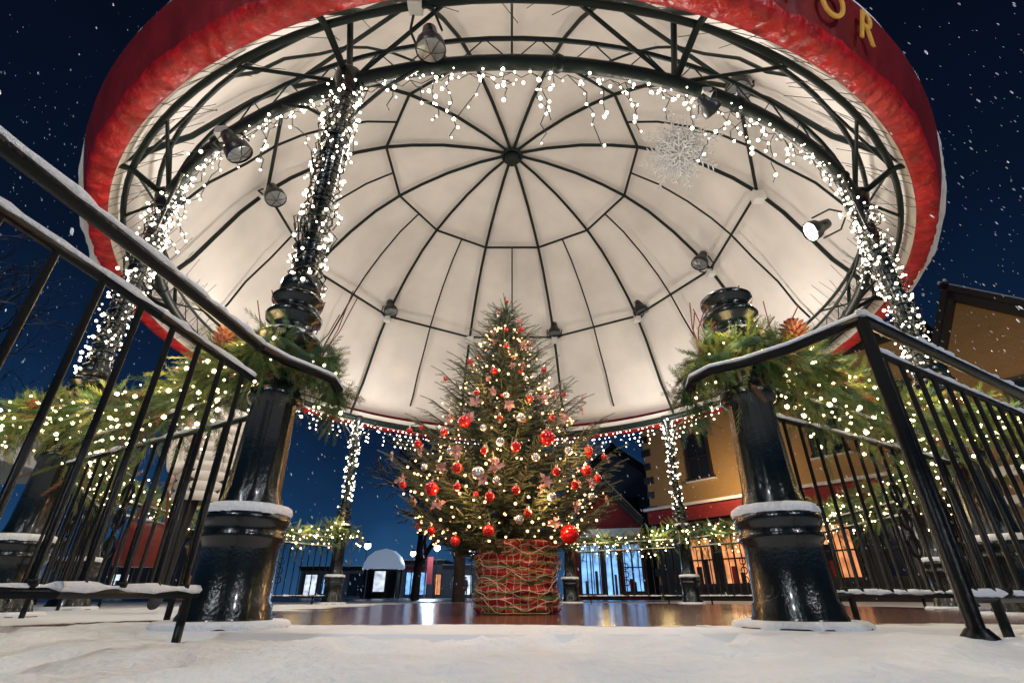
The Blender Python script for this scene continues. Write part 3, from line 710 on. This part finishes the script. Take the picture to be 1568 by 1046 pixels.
def facade(name,p0,p1,depth,outline,wm,wins,trims=(),roof=True):
    e=empty(name); p0=Vector((*p0,0));p1=Vector((*p1,0)); L=(p1-p0).length; ang=math.atan2(p1.y-p0.y,p1.x-p0.x)
    g=MB(); n=len(outline)
    fr=[(0,0,0)]+[(s*L,0,z) for s,z in outline]+[(L,0,0)]; bk=[(x,depth,z) for x,_,z in fr]; k=len(fr)
    g.add(fr+bk,[tuple(range(k-1,-1,-1)),tuple(range(k,2*k))]+[(i,i+1,k+i+1,k+i) for i in range(k-1)],0,False)
    g.build('walls',[wm],e)
    g=MB()
    for i in range(n-1):
        a=Vector((outline[i][0]*L,0,outline[i][1]));b=Vector((outline[i+1][0]*L,0,outline[i+1][1])); 
        if (b-a).length<.3 or abs(b.x-a.x)<.05: continue
        an=math.atan2(b.z-a.z,b.x-a.x); mxx=Matrix.Rotation(-an,3,'Y'); c=(a+b)/2
        g.box((c.x,depth/2-.1,c.z+.10),((b-a).length+.3,depth+.8,.16),0,0,mxx)
        g.box((c.x,depth/2-.1,c.z+.22),((b-a).length+.3,depth+.7,.07),1,0,mxx)
        g.box((c.x,-.18,c.z-.12),((b-a).length+.2,.3,.22),0,0,mxx)
    g.build('roof',[M_trim,M_snow],e)
    g=MB(); mats=[M_trim,M_glass,M_win_o,M_win_b,M_win_w,M_white,M_rw]
    for (s0,s1,z0,z1,mi) in wins:
        x0,x1=s0*L,s1*L; cx=(x0+x1)/2;cz=(z0+z1)/2;W=x1-x0;HH=z1-z0
        g.box((cx,-.02,cz),(W,.06,HH),mi)
        for sx in(-1,1): g.box((cx+sx*W/2,-.05,cz),(.1,.14,HH+.1),0)
        for sz in(-1,1): g.box((cx,-.055,cz+sz*HH/2),(W+.2,.16,.1),0)
        g.box((cx,-.052,cz),(.05,.08,HH-.1),0)
        if mi>1 and L<20:
            for q in range(int(W*3)):
                hh=random.uniform(.15,.6)*HH; g.box((x0+.15+(W-.3)*random.random(),-.06,z0+hh/2+.05),(random.uniform(.08,.28),.03,hh),random.choice([0,0,6,1]))
        if HH<2.0: g.box((cx,-.056,cz),(W-.1,.08,.05),0)
        if z0>2.5: g.box((cx,-.1,z0-.1),(W+.3,.2,.06),5)
    for (x,z,sx,sy,sz,mi) in trims: g.box((x*L,-sy/2-.003,z),(sx,sy,sz),mi)
    g.build('windows_and_trim',mats,e)
    e.location=p0; e.rotation_euler=(0,0,ang); return e
qu=[(0.012,.4+.6*i,.45 if i%2 else .3,.06,.28,0) for i in range(12)]
facade('yellow_brick_building',(5.9,22.0),(12.6,13.4),6,[(0,7.6),(1,7.6)],M_yel,
  [(.20,.29,4.3,6.0,1),(.42,.51,4.3,6.0,1),(.64,.73,4.3,6.0,1),(.84,.93,4.3,6.0,1),(.15,.24,.5,2.2,2),(.27,.36,.5,2.2,2),(.42,.5,.2,2.3,1),(.56,.68,.6,2.2,2),(.74,.9,.6,2.2,1)],
  qu+[(.5,3.0,10.5,.5,.5,6),(.5,3.32,10.7,.62,.1,5),(.5,2.5,10.4,.2,.3,0),(.5,1.2,10.6,.018,2.4,0)])
facade('gabled_mustard_house',(12.75,13.2),(17.5,7.1),6,[(0,6.6),(.10,8.2),(.55,5.0),(1,1.9)],M_must,[(.12,.28,4.0,5.3,1),(.12,.3,.8,2.2,1)],[(.4,3.0,6.5,.3,.25,5),(.4,2.3,6.6,.35,.2,5)])
facade('red_gabled_shop',(2.9,25),(6.0,24.2),5,[(0,3.2),(.5,5.0),(1,3.2)],M_rw,[(.08,.38,.2,2.3,3),(.42,.62,.1,2.3,3),(.68,.95,.3,2.3,3)],[(.5,2.75,3.1,.35,.35,5)])
facade('grey_house',(3.4,32),(9.5,31),8,[(0,6.2),(.5,8.6),(1,6.2)],M_grey,[(.15,.3,4.2,5.5,1),(.55,.7,4.2,5.5,1)])
facade('distant_shop_row',(-24,62),(2.5,60),6,[(0,3.0),(.3,3.0),(.3,3.6),(.62,3.6),(.62,3.1),(1,3.1)],M_grey,
 [(.02,.08,.3,2.4,4),(.10,.18,.4,2.2,3),(.22,.28,.3,2.4,1),(.33,.43,.4,2.4,4),(.46,.55,.3,2.6,3),(.58,.61,.3,2.4,2),(.66,.74,.3,2.3,4),(.78,.86,.3,2.3,3),(.9,.97,.3,2.4,1)],[(.48,3.0,4,.2,.4,6)])
facade('distant_house',(-42,55),(-27,59),8,[(0,4),(.5,6.2),(1,4)],M_grey,[(.1,.2,.8,2.2,4),(.5,.62,.8,2.2,2),(.7,.8,.8,2.2,4)])
e=empty('domed_kiosk'); g=MB(); kc=(-9.9,42,0)
g.lathe([(1.45,2.0),(1.6,2.1),(1.55,2.4),(1.3,2.9),(.8,3.3),(.001,3.5)],kc,24,0)
for k in range(8):
    an=k*math.pi/4+.2; g.tube([(kc[0]+1.35*math.cos(an),kc[1]+1.35*math.sin(an),0),(kc[0]+1.35*math.cos(an),kc[1]+1.35*math.sin(an),2.1)],.07,6,1)
g.lathe([(1.3,0.02),(1.3,2.0)],kc,8,1); g.box((kc[0]+.1,kc[1]-1.4,1.15),(1.0,.06,1.65),1); g.box((kc[0]+.1,kc[1]-1.45,1.15),(.8,.05,1.35),2)
g.build('kiosk',[mat('kiosk_roof',(.8,.85,.9),.5,emis=(.5,.65,.9),es=.3,sampling=False),M_trim,M_win_w],e)  # roof material has a weak blue emission to make it read bright
for (x,y,f,c) in[(-5.3,50,0,(.03,.03,.05)),(-4.3,51,1,(.05,.05,.06)),(-8.2,47,.5,(.05,.02,.02))]: person(x,y,f,c,(.02,.02,.03))
M_lampg=mat('lamp_glass',(.9,.93,1.0),.3,emis=(.9,.93,1.0),es=6,sampling=False)
def lamp(x,y,h,power,col,headr=.18):
    e=empty('street_lamp'); g=MB(); g.lathe([(.16,0),(.16,.1),(.08,.3),(.06,.5),(.045,h-.5),(.07,h-.35),(.05,h-.3)],(x,y,0),12)
    g.lathe([(.06,h-.3),(headr,h-.1),(headr*.9,h+.2)],(x,y,0),10,1); g.lathe([(headr*1.2,h+.2),(.05,h+.4),(.001,h+.45)],(x,y,0),10)
    g.build('lamp_post',[M_black,M_lampg],e)
    if power: light('POINT','lamp_light',(x,y+(.35 if y<0 else 0),h),power,col,e,.25)
    return e
for x,y in((-7.0,50),(-1.5,46),(-13,48),(-4.2,56),(-10.5,57)): lamp(x,y,4.2,0,(1,1,1),.3)
e=empty('red_banner_pole'); g=MB(); g.tube([(-7.6,48,0),(-7.6,48,4)],.07,8); g.box((-7.25,48,2.2),(.5,.05,2.2),1); g.build('pole_and_banner',[M_black,M_rw],e)
e=empty('market_tent'); g=MB(); c=(-9.6,8.2)
for sx in(-1,1):
    for sy in(-1,1): g.tube([(c[0]+1.4*sx,c[1]+1.4*sy,0),(c[0]+1.4*sx,c[1]+1.4*sy,2.3)],.03,6)
g.add([(c[0]-1.5,c[1]-1.5,2.3),(c[0]+1.5,c[1]-1.5,2.3),(c[0]+1.5,c[1]+1.5,2.3),(c[0]-1.5,c[1]+1.5,2.3),(c[0],c[1],3.4)],[(0,1,4),(1,2,4),(2,3,4),(3,0,4)],1,False)
for i in range(4):
    cs=[(-1.5,-1.5),(1.5,-1.5),(1.5,1.5),(-1.5,1.5)]; a,b_=cs[i],cs[(i+1)%4]
    g.add([(c[0]+a[0],c[1]+a[1],2.3),(c[0]+b_[0],c[1]+b_[1],2.3),(c[0]+b_[0],c[1]+b_[1],2.05),(c[0]+a[0],c[1]+a[1],2.05)],[(0,1,2,3)],1,False)
g.build('tent',[M_black,M_white],e)

# ------------------------------------------------------------------ bare trees
def bare(x,y,h,name='bare_tree',r0=.16,depth=6,snow=True,thin=.62):
    e=empty(name); g=MB(); s=MB()
    def br(p,d,L,r,dep):
        q=p+d*L*.5+Vector((random.uniform(-.06,.06),random.uniform(-.06,.06),0))*L; t=p+d*L+Vector((random.uniform(-.08,.08),random.uniform(-.08,.08),0))*L
        g.tube([p,q,t],[r,r*.85,r*.68],6 if dep>3 else 4)
        if snow and dep<3 and abs(d.z)<.7: s.tube([p+Vector((0,0,r*.7)),t+Vector((0,0,r*.5))],[r*.5,r*.3],4)
        if dep==0: return
        for k in range(3 if dep>1 else 4):
            an=random.uniform(0,6.283); sp=random.uniform(.35,.85)
            u=d.orthogonal().normalized(); v=d.cross(u); nd=(d+(u*math.cos(an)+v*math.sin(an))*sp+Vector((0,0,.12))).normalized()
            br(t if k<2 else q,nd,L*random.uniform(.62,.82),r*thin,dep-1)
    br(Vector((x,y,0)),Vector((0,0,1)),h*.3,r0,depth)
    g.build('branches',[M_bark],e)
    if snow and s.V: s.build('snow_on_branches',[M_snow],e)
bare(-1.35,14,4.4,r0=.17); bare(-4.2,24,8,r0=.2); bare(-15,12,10,r0=.18,thin=.56); bare(-19,17,12,r0=.2,thin=.56); bare(1.5,30,7)

# ------------------------------------------------------------------ falling snow
P=[];S=[];D=[]
while len(P)<7000:
    x=random.uniform(-14,14);y=random.uniform(.9,14);z=random.uniform(.1,12)
    r_=math.hypot(x,y-CY)
    if r_<4.98: 
        if z<7.2 and random.random()<.985: continue
    if abs(x)<.9 and y<2: continue
    dist=math.sqrt(x*x+y*y+z*z)
    if dist<2.2: continue
    P.append((x,y,z)); a_=random.choice([.0010,.0014,.0018,.0022,.003,.0042])*(1+dist*.13); S.append(a_); D.append((.45+random.uniform(-.2,.2),random.uniform(-.1,.1),-1))
scatter('falling_snow',ICO_V*np.array([3.6,1,1]),ICO_F,P,D,np.array(S),mats=[mat('snowflake',(.85,.88,.95),.6,emis=(.35,.5,.75),es=.08,sampling=False)],smooth=True)  # flakes emit faintly themselves, standing in for light falling on them

# ------------------------------------------------------------------ lights
for a in(-45,-15,15,45,-135,135,90,-90):
    light('POINT','dome_fill',az(a,3.5,2.8),43 if abs(a)<60 else 50,(1,.92,.83),gz,.12)  # point lights without fixtures, added to brighten the canopy membrane
light('POINT','dome_fill',az(0,.8,2.6),26,(1,.92,.82),gz,.3)  # added fill hanging free under the dome centre
lamp(-3.2,-4.5,5.2,560,(.88,.94,1.0)); lamp(4.0,-3.2,5.0,400,(.93,.96,1.0))
light('POINT','shop_wall_point_light',(7.2,17.5,3.6),170,(1,.66,.34),None,.2)  # warm point light before the brick front, no fixture modelled
light('POINT','gable_fill_light',(10.8,9.8,4.6),190,(1,.70,.42),None,.2)  # added fill to brighten the mustard gable, no fixture here
light('POINT','street_light_a',(-7,46,4),1200,(.6,.8,1),None,.3)
light('POINT','street_light_b',(1.5,22,3.5),120,(.5,.7,1),None,.3)
